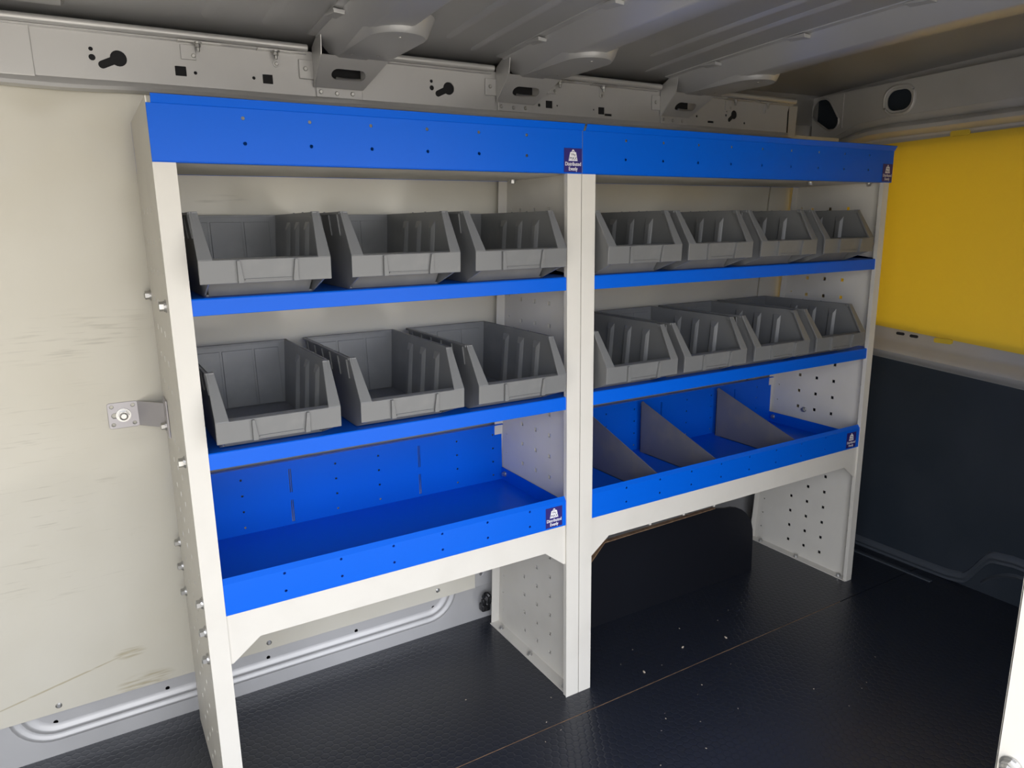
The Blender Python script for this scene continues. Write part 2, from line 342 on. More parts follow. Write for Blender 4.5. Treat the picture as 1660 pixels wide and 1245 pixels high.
# shallow stiffening creases pressed in the roof skin
def crease(x0, x1, y0, y1, w=.012, h=.004):
    bm = bmesh.new(); n = 14; rg = []
    for i in range(n+1):
        t = i/n; x = x0+(x1-x0)*t; y = y0+(y1-y0)*t; k = min(1, 6*t, 6*(1-t)); z = RZ(y)
        rg.append([(x-w, y, z+.0005), (x-w*.4, y, z-h*k), (x+w*.4, y, z-h*k), (x+w, y, z+.0005)])
    loft(bm, rg); done(bm, 'roof_crease', VROOF, ceiling, smooth=True)
for a in ((.590, .575, .20, -.9), (.515, .49, .15, -.9), (1.02, .985, .20, -.62), (.945, .92, .10, -.9), (.21, .20, .20, -.9), (.12, .11, .2, -.9), (-.3, -.31, .2, -.9)): crease(*a)
def rib(xl, w=.125, full=True):
    """pressed roof bow; deep at the wall, shallower further in"""
    bm = bmesh.new(); rg = []
    for i in range(25):
        y = .215-.047*i; z = RZ(y); d = .036
        rg.append([(xl-.012, y, z+.001), (xl-.011, y, z-.002), (xl+.002, y, z-.003), (xl+.030, y, z-d), (xl+.036, y, z-d-.002), (xl+w-.040, y, z-d-.002), (xl+w-.034, y, z-d), (xl+w, y, z+.001)])
    R = loft(bm, rg); bm.faces.new(R[0])
    rb = done(bm, 'roof_rib', VROOF, ceiling, smooth=True)
    # round-nosed deeper pad at the wall end
    bm = bmesh.new(); cx = xl+.080; zb = 1.258; yn = .045
    def ring(rad, z, ext): return [(cx+rad*math.cos(t), yn-rad*math.sin(t), z) for t in [math.pi*i/14 for i in range(15)]]+[(cx-rad, .205, z), (cx+rad, .205, z)]
    rg = [ring(.062, 1.287, 0), ring(.056, 1.276, 0), ring(.050, 1.262, 0), ring(.046, zb, 0)]
    R = loft(bm, rg, True); bm.faces.new(R[-1])
    pd = done(bm, 'rib_pad', VROOF, rb, smooth=True)
    for hx, hy in ((0, .03), (-.03, .17), (.015, .165)):
        bm = bmesh.new(); cyl(bm, (cx+hx, hy, zb+.0008), (0, 0, -1), .004, .0018, 10, .003); done(bm, 'rivet', ZINC, rb, smooth=True)
    bm = bmesh.new(); box(bm, cx-.035, cx-.018, .185, .193, zb-.0004, zb+.002); done(bm, 'drain_slot', DARK, rb)
    # tabs along the flange
    for k, ty in enumerate((.085, -.13, -.36)):
        bm = bmesh.new(); z = RZ(ty)-.004
        hexa(bm, [(xl-.013, ty+.022, z+.001), (xl+.006, ty+.022, z-.001), (xl+.006, ty-.022, z-.001), (xl-.013, ty-.022, z+.001),
                  (xl-.012, ty+.022, z-.001), (xl+.005, ty+.022, z-.004), (xl+.005, ty-.022, z-.007), (xl-.012, ty-.022, z-.006)])
        done(bm, 'rib_tab', VROOF, rb, bevel=.001)
    # end bracket joining rib and rail
    bm = bmesh.new(); x0, x1 = xl+.002, xl+w-.004
    a, b = Vector((0, .196, 1.258)), Vector((0, .243, 1.214)); v = b-a; k = v.length; v /= k
    slot = stad(x0+.038, k*.55, x0+.078, k*.55, .011)
    plate(bm, [(x0+.004, 0), (x1+.006, 0), (x1-.028, k), (x0+.004, k)], [slot], a, (1, 0, 0), v, (0, .0012, .0014))
    prism(bm, [(x0+.004, .190, 1.296), (x0+.004, .2005, 1.300), (x0+.004, .246, 1.278), (x0+.004, .246, 1.214), (x0+.004, .196, 1.258)], (-.0016, 0, 0))
    br = done(bm, 'rib_bracket', VAN, ceiling)
    bm = bmesh.new(); tube(bm, [(x0+.036+.044*t, .2225+.004*math.sin(math.pi*t), 1.2275) for t in [i/8 for i in range(9)]], .0022, 6)
    done(bm, 'slot_lip', ZINC, br, smooth=True)
    bm = bmesh.new(); box(bm, x0+.006, x1-.028, .2465, .2490, 1.198, 1.216); done(bm, 'bracket_foot', VAN, br, bevel=.002)
    bm = bmesh.new(); box(bm, x0-.022, x0+.004, .2465, .2490, 1.226, 1.258); done(bm, 'bracket_ear', VAN, br, bevel=.002)
    bm = bmesh.new(); box(bm, x0+.012, x1-.03, .247, .249, 1.215, 1.250); done(bm, 'bracket_void', DARK, br)
    for hx, hz in ((x0+.043, 1.206), (x0+.014, 1.207), (x0+.072, 1.207), (x0-.011, 1.243)):
        bm = bmesh.new(); cyl(bm, (hx, .2467, hz), (0, -1, 0), .0042, .0018, 12, .0028); done(bm, 'rivet', ZINC, br, smooth=True)
for xl in (-.345, .292, .662, 1.100): rib(xl)
bm = bmesh.new(); loft(bm, [[(-.33, y, RZ(y)+.001), (-.325, y, RZ(y)-.005), (-.076, y, RZ(y)-.005), (-.070, y, RZ(y)+.001)] for y in (.21, .1, 0, -.1, -.2, -.4, -.6, -.9)])
done(bm, 'roof_doubler', VROOF, ceiling)
# cant rail along the top of the side wall
RY = .2500
holes = []
for cx in (-.013, .556): # keyhole openings
    holes += [keyhole(cx+.006, 1.2325, .0118, cx-.017, 1.2215, .0058), circ(cx-.030, 1.231, .0048), circ(cx-.0305, 1.243, .0032)]
holes += [keyhole(1.352, 1.232, .0105, 1.336, 1.219, .005), circ(1.324, 1.229, .003), circ(1.326, 1.238, .002), circ(1.39, 1.214, .003), circ(1.225, 1.221, .003)]
for cx, cz in ((.081, 1.222), (.218, 1.221), (.797, 1.219), (.936, 1.215)): holes.append(rrect(cx-.0085, cx+.0085, cz-.0075, cz+.0075, .001, 2))
holes += [circ(.103, 1.221, .0028), circ(.195, 1.221, .0028), circ(.772, 1.216, .0032), circ(.818, 1.218, .002), circ(.915, 1.216, .002), rrect(.945, .965, 1.205, 1.210, .001, 2), rrect(1.262, 1.282, 1.208, 1.213, .001, 2)]
bm = bmesh.new()
plate(bm, [(-.95, 1.199), (1.55, 1.199), (1.55, 1.272), (-.95, 1.272)], holes, (0, RY, 0), (1, 0, 0), (0, 0, 1), (0, .0018, 0))
rail = tag(done(bm, 'trim_1', VAN), kind='structure')
bm = bmesh.new(); box(bm, -.95, 1.56, .2535, .2560, 1.199, 1.272); done(bm, 'rail_hole_shade', DARK, rail)  # black sheet added behind the rail, its colour standing in for shade in the holes
# rolled lower edge
bm = bmesh.new(); rg = []
for i in range(101):
    x = -.95+2.5*i/100; w = .0022*math.sin(x*17)*(1 if (x*2.7) % 1 > .5 else .2)
    rg.append([(x, RY+.001, 1.200), (x, RY-.004, 1.197+w), (x, RY-.007, 1.191+w), (x, RY-.004, 1.186+w), (x, RY+.012, 1.184+w)])
loft(bm, rg); done(bm, 'rolled_edge', VAN, rail, smooth=True)
for a, b in ((-.95, .285), (.415, .655), (.795, 1.095), (1.24, 1.56)):
    bm = bmesh.new(); tube(bm, [(a, .236, 1.2745), (b, .236, 1.2745)], .0062, 10); done(bm, 'headliner_tube', VAN, rail, smooth=True)
    bm = bmesh.new(); hexa(bm, [(a, .240, 1.2665), (b, .240, 1.2665), (b, .252, 1.2655), (a, .252, 1.2655), (a, .240, 1.2685), (b, .240, 1.2685), (b, .252, 1.2675), (a, .252, 1.2675)]); done(bm, 'tube_flange', VAN, rail)
bm = bmesh.new(); box(bm, -.95, -.120, .2465, .250, 1.197, 1.268); done(bm, 'overlap_plate', VAN, rail, bevel=.0012)
def clip(x, plate_side):
    bm = bmesh.new(); cyl(bm, (x, .239, 1.266), (0, 0, -1), .0065, .003, 12); cyl(bm, (x, .239, 1.263), (0, 0, -1), .0045, .005, 6); cyl(bm, (x, .239, 1.258), (0, 0, -1), .0028, .006, 8)
    done(bm, 'clip_bolt', ZINC, rail, bevel=.0005)
    bm = bmesh.new()
    if plate_side: box(bm, x-.026, x-.003, .2475, .2498, 1.240, 1.263)
    else: plate(bm, stad(x+.002, 1.247, x+.002, 1.258, .0058), [], (0, .2475, 0), (1, 0, 0), (0, 0, 1), (0, .002, 0))
    c = done(bm, 'clip_plate', VAN, rail, bevel=.0008)
    bm = bmesh.new(); cyl(bm, (x-.007 if plate_side else x+.002, .2476, 1.2465), (0, -1, 0), .0036, .0014, 10, .0025); done(bm, 'rivet', ZINC, c, smooth=True)
    bm = bmesh.new(); box(bm, x-.03, x+.035, .236, .250, 1.2650, 1.2672); done(bm, 'clip_strap', ZINC, c)
for x, k in ((.109, 1), (.232, 0), (.817, 1), (.933, 0), (1.344, 1), (1.461, 0)): clip(x, k)
# ---------------------------------------------------------------- the van: bulkhead on the right
BX = 1.86
CABW = [(-.83, .618), (.285, .695), (.285, 1.160), (-.83, 1.172)]   # cab window behind the yellow sheet
bm = bmesh.new(); plate(bm, [(FY-.05, -.05), (.45, -.05), (.45, 1.40), (FY-.05, 1.40)], [CABW], (BX+.02, 0, 0), (0, 1, 0), (0, 0, 1), (.03, 0, 0))
wall_right = tag(done(bm, 'wall_right', VAN), kind='structure')
YAX = (0, 1, 0); ZAX = (0, 0, 1)
# header beam with an oval hole and a corner hole
bm = bmesh.new()
plate(bm, [(FY, 1.25), (-.18, 1.248), (.17, 1.243), (.25, 1.236), (.32, 1.21), (.40, 1.19), (.40, 1.327), (-.18, 1.340), (FY, 1.345)],
      [rrect(.098, .165, 1.258, 1.311, .024, 6), stad(.334, 1.252, .368, 1.288, .022, .032, 12)], (BX-.012, 0, 0), YAX, ZAX, (.003, 0, 0))
hd = done(bm, 'header_beam', VAN, wall_right, bevel=.001)
bm = bmesh.new(); rr = rrect(.090, .173, 1.249, 1.320, .030, 8)
tube(bm, [(BX-.013, a, b) for a, b in rr], .0045, 8, closed=True); done(bm, 'pressed_ring', VAN, hd, smooth=True)
bm = bmesh.new(); tube(bm, [(BX-.012, a, b) for a, b in stad(.334, 1.252, .368, 1.288, .024, .034, 12)], .003, 6, closed=True); done(bm, 'pressed_ring', VAN, hd, smooth=True)
bm = bmesh.new(); box(bm, BX-.0145, BX-.011, .298, .3025, 1.232, 1.325); done(bm, 'joint_flange', VAN, hd)
bm = bmesh.new(); box(bm, BX+.012, BX+.016, .05, .42, 1.19, 1.322); done(bm, 'beam_void', NAVY, wall_right)
# rounded roll under the header and its lower return
bm = bmesh.new(); rg = []
for i in range(33):
    y = .36-1.28*i/32; s = max(0, (y-.16)/.2); dz = -.05*s*s+.014*max(0, (-y)/1.2)
    rg.append([(BX-.012, y, 1.250+dz), (BX-.006, y, 1.236+dz), (BX-.004, y, 1.226+dz), (BX-.024, y, 1.222+dz), (BX-.034, y, 1.212+dz), (BX-.034, y, 1.202+dz), (BX-.024, y, 1.194+dz), (BX-.006, y, 1.190+dz), (BX-.004, y, 1.184+dz)])
loft(bm, rg); done(bm, 'header_roll', VAN, wall_right, smooth=True)
bm = bmesh.new(); hexa(bm, [(1.553, .256, 1.19), (1.60, .262, 1.188), (1.60, .266, 1.188), (1.553, .260, 1.19), (1.548, .252, 1.268), (1.60, .258, 1.27), (1.60, .262, 1.27), (1.548, .256, 1.268)])
done(bm, 'corner_plate', VAN, wall_right, bevel=.002)
# inner bulkhead skin
bm = bmesh.new(); plate(bm, [(FY, 0), (.405, 0), (.405, 1.235), (FY, 1.235)], [CABW], (BX+.004, 0, 0), YAX, ZAX, (.014, 0, 0)); done(bm, 'bulkhead_skin', VAN, wall_right)
# mid rail below the yellow sheet
MZ = lambda y: .66+.0724*(y+.02)
bm = bmesh.new(); rg = []
for i in range(25):
    y = .38-1.30*i/24; z = MZ(y)
    rg.append([(BX+.0035, y, z+.004), (BX-.003, y, z-.004), (BX-.006, y, z-.022), (BX-.016, y, z-.034), (BX-.036, y, z-.046), (BX-.042, y, z-.056), (BX-.036, y, z-.068), (BX-.016, y, z-.078), (BX-.006, y, z-.088), (BX+.003, y, z-.11)])
loft(bm, rg); mr_ = done(bm, 'mid_rail', VAN, wall_right, smooth=True)
for y in (.066, .027):
    bm = bmesh.new(); plate(bm, stad(y-.008, MZ(y)-.008, y+.008, MZ(y)-.0075, .004), [], (BX-.0055, 0, 0), YAX, ZAX, (.001, 0, 0)); done(bm, 'rail_slot', DARK, mr_)
# dark lower lining with a shaped bottom edge
def low_edge():
    pts = [(.40, .026), (.13, .026), (-.05, .026), (-.14, .028), (-.172, .034)]
    for i in range(1, 9):
        t = i/8; s = t*t*(3-2*t); pts.append((-.172-.075*t, .034+.088*s))
    return pts+[(-.29, .128), (-.34, .127), (-.55, .125), (FY, .125)]
le = low_edge()
bm = bmesh.new(); plate(bm, le+[(FY, MZ(FY)-.075), (.40, MZ(.40)-.075)], [], (BX-.010, 0, 0), YAX, ZAX, (.008, 0, 0))
lp = done(bm, 'lower_lining', NAVY, wall_right, bevel=.002)
bm = bmesh.new(); rg = []
for i, (a, b) in enumerate(le):
    rg.append([(BX-.010, a, b+.004), (BX-.015, a, b), (BX-.018, a-.002, b-.012), (BX-.012, a-.003, b-.020), (BX-.014, a-.004, b-.026)])
loft(bm, rg); done(bm, 'lining_lip', GREYTRIM, lp, smooth=True)
bm = bmesh.new()   # kick plate behind the lip
plate(bm, [(FY, 0), (.40, 0), (.40, .03), (-.15, .03), (-.2, .08), (-.25, .12), (FY, .13)], [], (BX-.006, 0, 0), YAX, ZAX, (.004, 0, 0)); done(bm, 'kick_plate', NAVY, wall_right)
bm = bmesh.new(); rg = []
for i in range(14):
    t = i/13; y = -.225-.20*t; z = .028+.052*math.sin(math.pi*min(1, t*1.15))**.8
    rg.append([(BX-.007, y, z+.006), (BX-.014, y, z), (BX-.007, y, z-.008)])
loft(bm, rg); done(bm, 'pressed_arch', GREYTRIM, wall_right, smooth=True)
# yellow sheet over the bulkhead window
yt = empty('window_cover', (BX-.012, -.3, .68), 'yellow corrugated plastic sheet covering the bulkhead window', 'window cover')
bm = bmesh.new()
plate(bm, [(-.85, MZ(-.85)-.004), (.30, MZ(.30)+.004), (.30, 1.168), (.20, 1.1735), (-.85, 1.195)], [], (BX-.0025, 0, 0), YAX, ZAX, (.005, 0, 0))
done(bm, 'sheet', YELLOW, yt)
for y, z, s in ((-.035, 1.180, 1), (-.053, MZ(-.053)-.002, -1)):
    bm = bmesh.new(); zz = [z-.004*s, z+.009*s]
    plate(bm, rrect(y-.024, y+.024, min(zz), max(zz), .005, 4), [], (BX-.0075, 0, 0), YAX, ZAX, (.005, 0, 0)); done(bm, 'fixing_tab', YELLOW, yt)
# ---------------------------------------------------------------- small shared meshes
def hexbolt():
    bm = bmesh.new()
    cyl(bm, (0, 0, 0), (0, 0, 1), .0095, .0016, 18); cyl(bm, (0, 0, .0016), (0, 0, 1), .0080, .0016, 14); cyl(bm, (0, 0, .0032), (0, 0, 1), .0070, .006, 6); cyl(bm, (0, 0, .0092), (0, 0, 1), .0058, .0012, 12, .0035)
    bmesh.ops.recalc_face_normals(bm, faces=bm.faces)
    me = bpy.data.meshes.new('bolt'); bm.to_mesh(me); bm.free(); me.materials.append(ZINC); return me
BOLT = hexbolt()
def bolt(parent, p, axis, s=1.0, name='bolt'):
    o = bpy.data.objects.new(name, BOLT); COL.objects.link(o); o.parent = parent
    off = Vector((0, 0, 0)); q = parent
    while q is not None: off += Vector(q.location); q = q.parent
    o.location = Vector(p)-off; o.rotation_mode = 'QUATERNION'; o.rotation_quaternion = Vector((0, 0, 1)).rotation_difference(Vector(axis)); o.scale = (s, s, s)
    return o
def text_mesh(s, size):
    c = bpy.data.curves.new('t', 'FONT'); c.body = s; c.size = size; c.align_x = 'CENTER'; c.resolution_u = 2
    o = bpy.data.objects.new('t', c); COL.objects.link(o); dg = bpy.context.evaluated_depsgraph_get()
    me = bpy.data.meshes.new_from_object(o.evaluated_get(dg)); bpy.data.objects.remove(o); bpy.data.curves.remove(c); return me
def sticker_mesh():
    bm = bmesh.new(); w, h = .0385, .041
    box(bm, -w/2, w/2, -.0004, 0, 0, h, 0)
    y = -.0006
    def poly(pts, mi, yy=y): fc = bm.faces.new([bm.verts.new((a, yy, b)) for a, b in pts]); fc.material_index = mi
    poly([(-.0098, .0195), (.0098, .0195), (.0062, .0345), (-.0062, .0345)], 1)
    n = 12
    for i in range(n):
        a0, a1 = math.pi*i/n, math.pi*(i+1)/n
        poly([(.0030*math.cos(a0), .0345+.0042*math.sin(a0)), (.0030*math.cos(a1), .0345+.0042*math.sin(a1)), (.0014*math.cos(a1), .0345+.0024*math.sin(a1)), (.0014*math.cos(a0), .0345+.0024*math.sin(a0))], 1)
    for s, size, z, mi, sx, yy in (('50kg', .0056, .0288, 2, .95, -.0008), ('MAX', .0078, .0212, 2, .95, -.0008), ('Distributed', .0094, .0112, 1, .80, -.0007), ('Evenly', .0094, .0030, 1, .80, -.0007)):
        me = text_mesh(s, size); off = len(bm.verts)
        for dx in ((-.0002, .0002) if mi == 1 else (-.0001, .0001)):
            vs = [bm.verts.new((v.co.x*sx+dx, yy+dx*.1, v.co.y+z)) for v in me.vertices]
            for p in me.polygons:
                try: bm.faces.new([vs[i] for i in p.vertices]).material_index = mi
                except ValueError: pass
        bpy.data.meshes.remove(me)
    me = bpy.data.meshes.new('load_label'); bm.to_mesh(me); bm.free()
    for m in (STICK, PRINT, INK): me.materials.append(m)
    return me
STICKER = sticker_mesh()
def sticker(parent, x, y, z):
    o = bpy.data.objects.new('load_label', STICKER); COL.objects.link(o); o.parent = parent
    off = Vector((0, 0, 0)); q = parent
    while q is not None: off += Vector(q.location); q = q.parent
    o.location = Vector((x, y, z))-off
    tag(o, 'navy sticker with a white weight symbol reading MAX Distributed Evenly')
# ---------------------------------------------------------------- racking
YB = lambda z: .337-.070*z
ZT = 1.0605
def side_panel(par, xo, s, fl, name='side_panel'):
    """folded sheet: web at xo, flanges turned towards s"""
    hs = []
    for k in range(22):
        z = .040+.0457*k
        if z > 1.03: break
        hs += [sq(y, z, .0042) for y in (.104, .157, .211)]
        hs.append(circ(YB(z)-.022, z+.005, .0022, 6))
        hs.append(circ(.0225, z+.004, .0022, 6))
    bm = bmesh.new()
    plate(bm, [(.0016, .0018), (.3354, .0018), (YB(ZT)-.0016, ZT), (.0016, ZT)], hs, (xo, 0, 0), YAX, ZAX, (s*.0016, 0, 0))
    a, b = sorted((xo, xo+s*fl))
    box(bm, a, b, 0, .0016, 0, ZT)                          # front flange
    a2, b2 = sorted((xo+s*fl, xo+s*(fl-.0016))); box(bm, a2, b2, .0016, .010, .0018, ZT)   # its return
    a, b = sorted((xo, xo+s*.022))
    hexa(bm, [(a, .3354, 0), (b, .3354, 0), (b, .337, 0), (a, .337, 0), (a, YB(ZT)-.0016, ZT), (b, YB(ZT)-.0016, ZT), (b, YB(ZT), ZT), (a, YB(ZT), ZT)])
    a, b = sorted((xo, xo+s*.026)); box(bm, a, b, .0016, .3354, 0, .0018)               # foot flange
    o = done(bm, name, WHITE, par)
    for y in (.30, .17, .03) : bolt(o, (xo+s*.014, y, .0018), (0, 0, 1), .72)
    return o
def shelf(par, x0, x1, ztop, zbot, seams=()):
    bm = bmesh.new()
    prof = [(.003, zbot), (.003, ztop-.002), (.0045, ztop), (.272, ztop), (.272, ztop+.03), (.2705, ztop+.03), (.2705, ztop-.0015), (.006, ztop-.0015), (.0046, ztop-.003), (.0046, zbot+.0015), (.018, zbot+.0015), (.018, zbot)]
    prism(bm, [(x0, a, b) for a, b in prof], (x1-x0, 0, 0))
    for a, b in ((x0, x0+.0015), (x1-.0015, x1)): box(bm, a, b, .004, .27, zbot, ztop)
    o = done(bm, 'shelf', BLUE, par, bevel=.0008)
    return o
def front_tray(par, x0, x1, sticker_x):
    zb, zt = .387, .4385
    bm = bmesh.new(); hs = []
    k = 0; x = x0+.118
    while x < x1-.06: hs += [circ(x, .4035, .0024, 8), circ(x, .4340, .0024, 8)]; x += .0925
    plate(bm, [(x0, zb), (x1, zb), (x1, zt), (x0, zt)], hs, (0, .0022, 0), (1, 0, 0), ZAX, (0, .0015, 0))
    prism(bm, [(x0, .0022, zt), (x0, .0085, zt+.0080), (x0, .0100, zt+.0072), (x0, .0037, zt-.0004)], (x1-x0, 0, 0))
    box(bm, x0, x1, .0024, .302, zb, zb+.0015)
    for a, b in ((x0, x0+.0015), (x1-.0015, x1)): plate(bm, [(.0024, zb), (.302, zb), (.302, .418), (.012, .418), (.0024, .44)], [], (a, 0, 0), YAX, ZAX, (.0015, 0, 0))
    t = done(bm, 'tray', BLUE, par)
    hs = []; x = x0+.113; k = 0
    while x < x1-.02:
        if k % 3 == 1: hs += [rrect(x-.0022, x-.0004, .456, .505, .0006, 2), rrect(x+.0010, x+.0028, .456, .505, .0006, 2), rrect(x-.0022, x-.0004, .394, .440, .0006, 2), rrect(x+.0010, x+.0028, .394, .440, .0006, 2)]
        else: hs += [circ(x, z, .0023, 8) for z in (.402, .4345, .467, .499)]
        x += .0925; k += 1
    bm = bmesh.new(); plate(bm, [(x0, zb), (x1, zb), (x1, .524), (x0, .524)], hs, (0, .3005, 0), (1, 0, 0), ZAX, (0, .0015, 0))
    box(bm, x0, x1, .292, .3005, .5225, .524)
    done(bm, 'back_panel', BLUE, par)
    sticker(t, sticker_x, .0020, .3905)
    bolt(t, (x0+.0015, .285, .405), (1, 0, 0), .7); bolt(t, (x1-.0015, .285, .405), (-1, 0, 0), .7)
    return t
def apron(par, x0, x1):
    bm = bmesh.new(); zt, zm, zg = .387, .337, .303
    plate(bm, [(x0, zt), (x0, zg), (x0+.004, zg), (x0+.048, zm), (x1-.048, zm), (x1-.004, zg), (x1, zg), (x1, zt)], [], (0, .0045, 0), (1, 0, 0), ZAX, (0, .0018, 0))
    box(bm, x0+.05, x1-.05, .0063, .022, zm, zm+.0016)
    return done(bm, 'apron_beam', WHITE, par)
def top_shelf(par, x0, x1, sx, left_end):
    zb, zt = 1.0605, 1.1335
    bm = bmesh.new(); hs = []; x = (.120 if left_end else .800); n = 0
    while x < x1-.03:
        hs += [circ(x, 1.1205, .0026, 8), circ(x, 1.0870, .0026, 8)]; x += .0925
    plate(bm, [(x0, zb), (x1, zb), (x1, zt), (x0, zt)], hs, (0, -.0022, 0), (1, 0, 0), ZAX, (0, .0015, 0))
    prism(bm, [(x0+.006, -.0022, zt), (x0+.006, -.0085, zt+.0105), (x0+.006, -.0070, zt+.0115), (x0+.006, -.0007, zt)], (x1-x0-.004, 0, 0))
    box(bm, x0, x1, -.0022, .010, zb-.0012, zb)
    t = done(bm, 'top_shelf', BLUE, par, bevel=.0005)
    bm = bmesh.new(); box(bm, x0+.001, x1-.001, .010, .262, zb+.0005, zb+.004); done(bm, 'shelf_base', WHITE, t)
    bm = bmesh.new(); box(bm, x0, x1, .2605, .2625, zb, 1.140); done(bm, 'rear_upstand', BLUE, t)
    for a in (x0, x1-.0015):
        bm = bmesh.new(); plate(bm, [(-.0006, zb), (.2605, zb), (.2605, 1.140), (-.0006, 1.142)], [], (a, 0, 0), YAX, ZAX, (.0015, 0, 0)); done(bm, 'end_plate', WHITE, t)
    sticker(t, sx, -.0028, 1.0615)
    for bx, by in (((.665, .184),) if left_end else ((1.386, .04), (1.594, .03))):
        bolt(t, (bx, by, zb-.0012), (0, 0, -1), .8)
    return t
X1, XT = .7, 1.63
# left bay
A = empty('racking_bay', (X1/2, .15, 0), 'left blue and white steel racking bay, the narrower one with three bins per shelf', 'shelving', 'van racking bays')
pl = side_panel(A, 0, 1, .029)
side_panel(A, X1-.0008, -1, .0305)
top_shelf(A, 0, X1-.0006, .6785, True)
shelf(A, .002, X1-.0026, .876, .8515); shelf(A, .002, X1-.0026, .649, .6235)
front_tray(A, .004, X1-.0045, .640)
apron(A, .029, X1-.031)
for p in ((.339-.06, .863), (.042, .865), (.30, .402), (.298, .355), (.295, .304), (.016, .412), (.019, .362), (.023, .313), (.03, .635)): bolt(pl, (0, p[0], p[1]), (-1, 0, 0), 1.0)
# wall bracket fixed to the left panel and the lining
bm = bmesh.new(); yb = LY(.655)-.0035
plate(bm, rrect(-.088, -.040, .632, .678, .004, 3), [stad(-.078, .655, -.062, .655, .0045)]+[circ(a, b, .0032, 8) for a, b in ((-.081, .671), (-.048, .671), (-.081, .639), (-.048, .639))], (0, yb, 0), (1, 0, 0), ZAX, (0, .0025, 0))
hexa(bm, [(-.041, yb, .633), (-.041, yb+.0025, .633), (-.041, yb+.0025, .677), (-.041, yb, .677), (-.003, .262, .633), (-.0005, .264, .633), (-.0005, .264, .677), (-.003, .262, .677)])
box(bm, -.003, -.0005, .215, .263, .625, .690)
wb = done(bm, 'wall_bracket', GALV, A, bevel=.0006)
bolt(wb, (-.064, yb, .655), (0, -1, 0), 1.25); bolt(wb, (-.003, .248, .640), (-1, 0, 0), .9)
# right bay
B = empty('racking_bay', ((X1+XT)/2, .15, 0), 'right blue and white steel racking bay, the wider one with four bins per shelf', 'shelving', 'van racking bays')
side_panel(B, X1+.0008, 1, .0305)
pr = side_panel(B, XT, -1, .022)
top_shelf(B, X1+.0006, XT+.006, 1.614, False)
shelf(B, X1+.0026, XT-.002, .876, .8500); s2 = shelf(B, X1+.0026, XT-.002, .650, .6235)
tB = front_tray(B, X1+.0045, XT-.012, 1.575)
apron(B, X1+.031, XT-.022)
for x in (.909, 1.009, 1.105):
    bm = bmesh.new(); prism(bm, [(x-.0025, .022, .345), (x+.0025, .022, .345), (x+.0045, .024, .322), (x-.0005, .024, .322)], (0, .004, 0)); done(bm, 'divider_tab', WHITE, tB)
bolt(pr, (XT-.0016, .19, .445), (-1, 0, 0), .8); bolt(pr, (XT-.0016, .012, 1.035), (-1, 0, 0), .9)
# loose dividers in the right tray
DV = ['first grey tray divider, next to the double centre post', 'middle grey divider standing in the right blue tray', 'third grey tray divider, nearest the yellow sheet']
dv_me = None
for x, lab in zip((.921, 1.099, 1.372), DV):
    bm = bmesh.new()
    plate(bm, [(0, 0), (.268, 0), (.268, .132), (.262, .137), (.256, .134), (.0, .050)], [], (0, 0, 0), YAX, ZAX, (.0022, 0, 0))
    d = empty('tray_divider', (x, .0125, .3885), lab, 'divider', 'dividers in the right tray')
    done(bm, 'divider_plate', SMOKE, d, loc=(0, 0, 0))
    bm = bmesh.new(); box(bm, 0, .012, .266, .2678, .004, .128); done(bm, 'rear_flange', SMOKE, d, loc=(0, 0, 0))
    bm = bmesh.new(); box(bm, 0, .010, .02, .25, 0, .0014); done(bm, 'foot_flange', SMOKE, d, loc=(0, 0, 0))
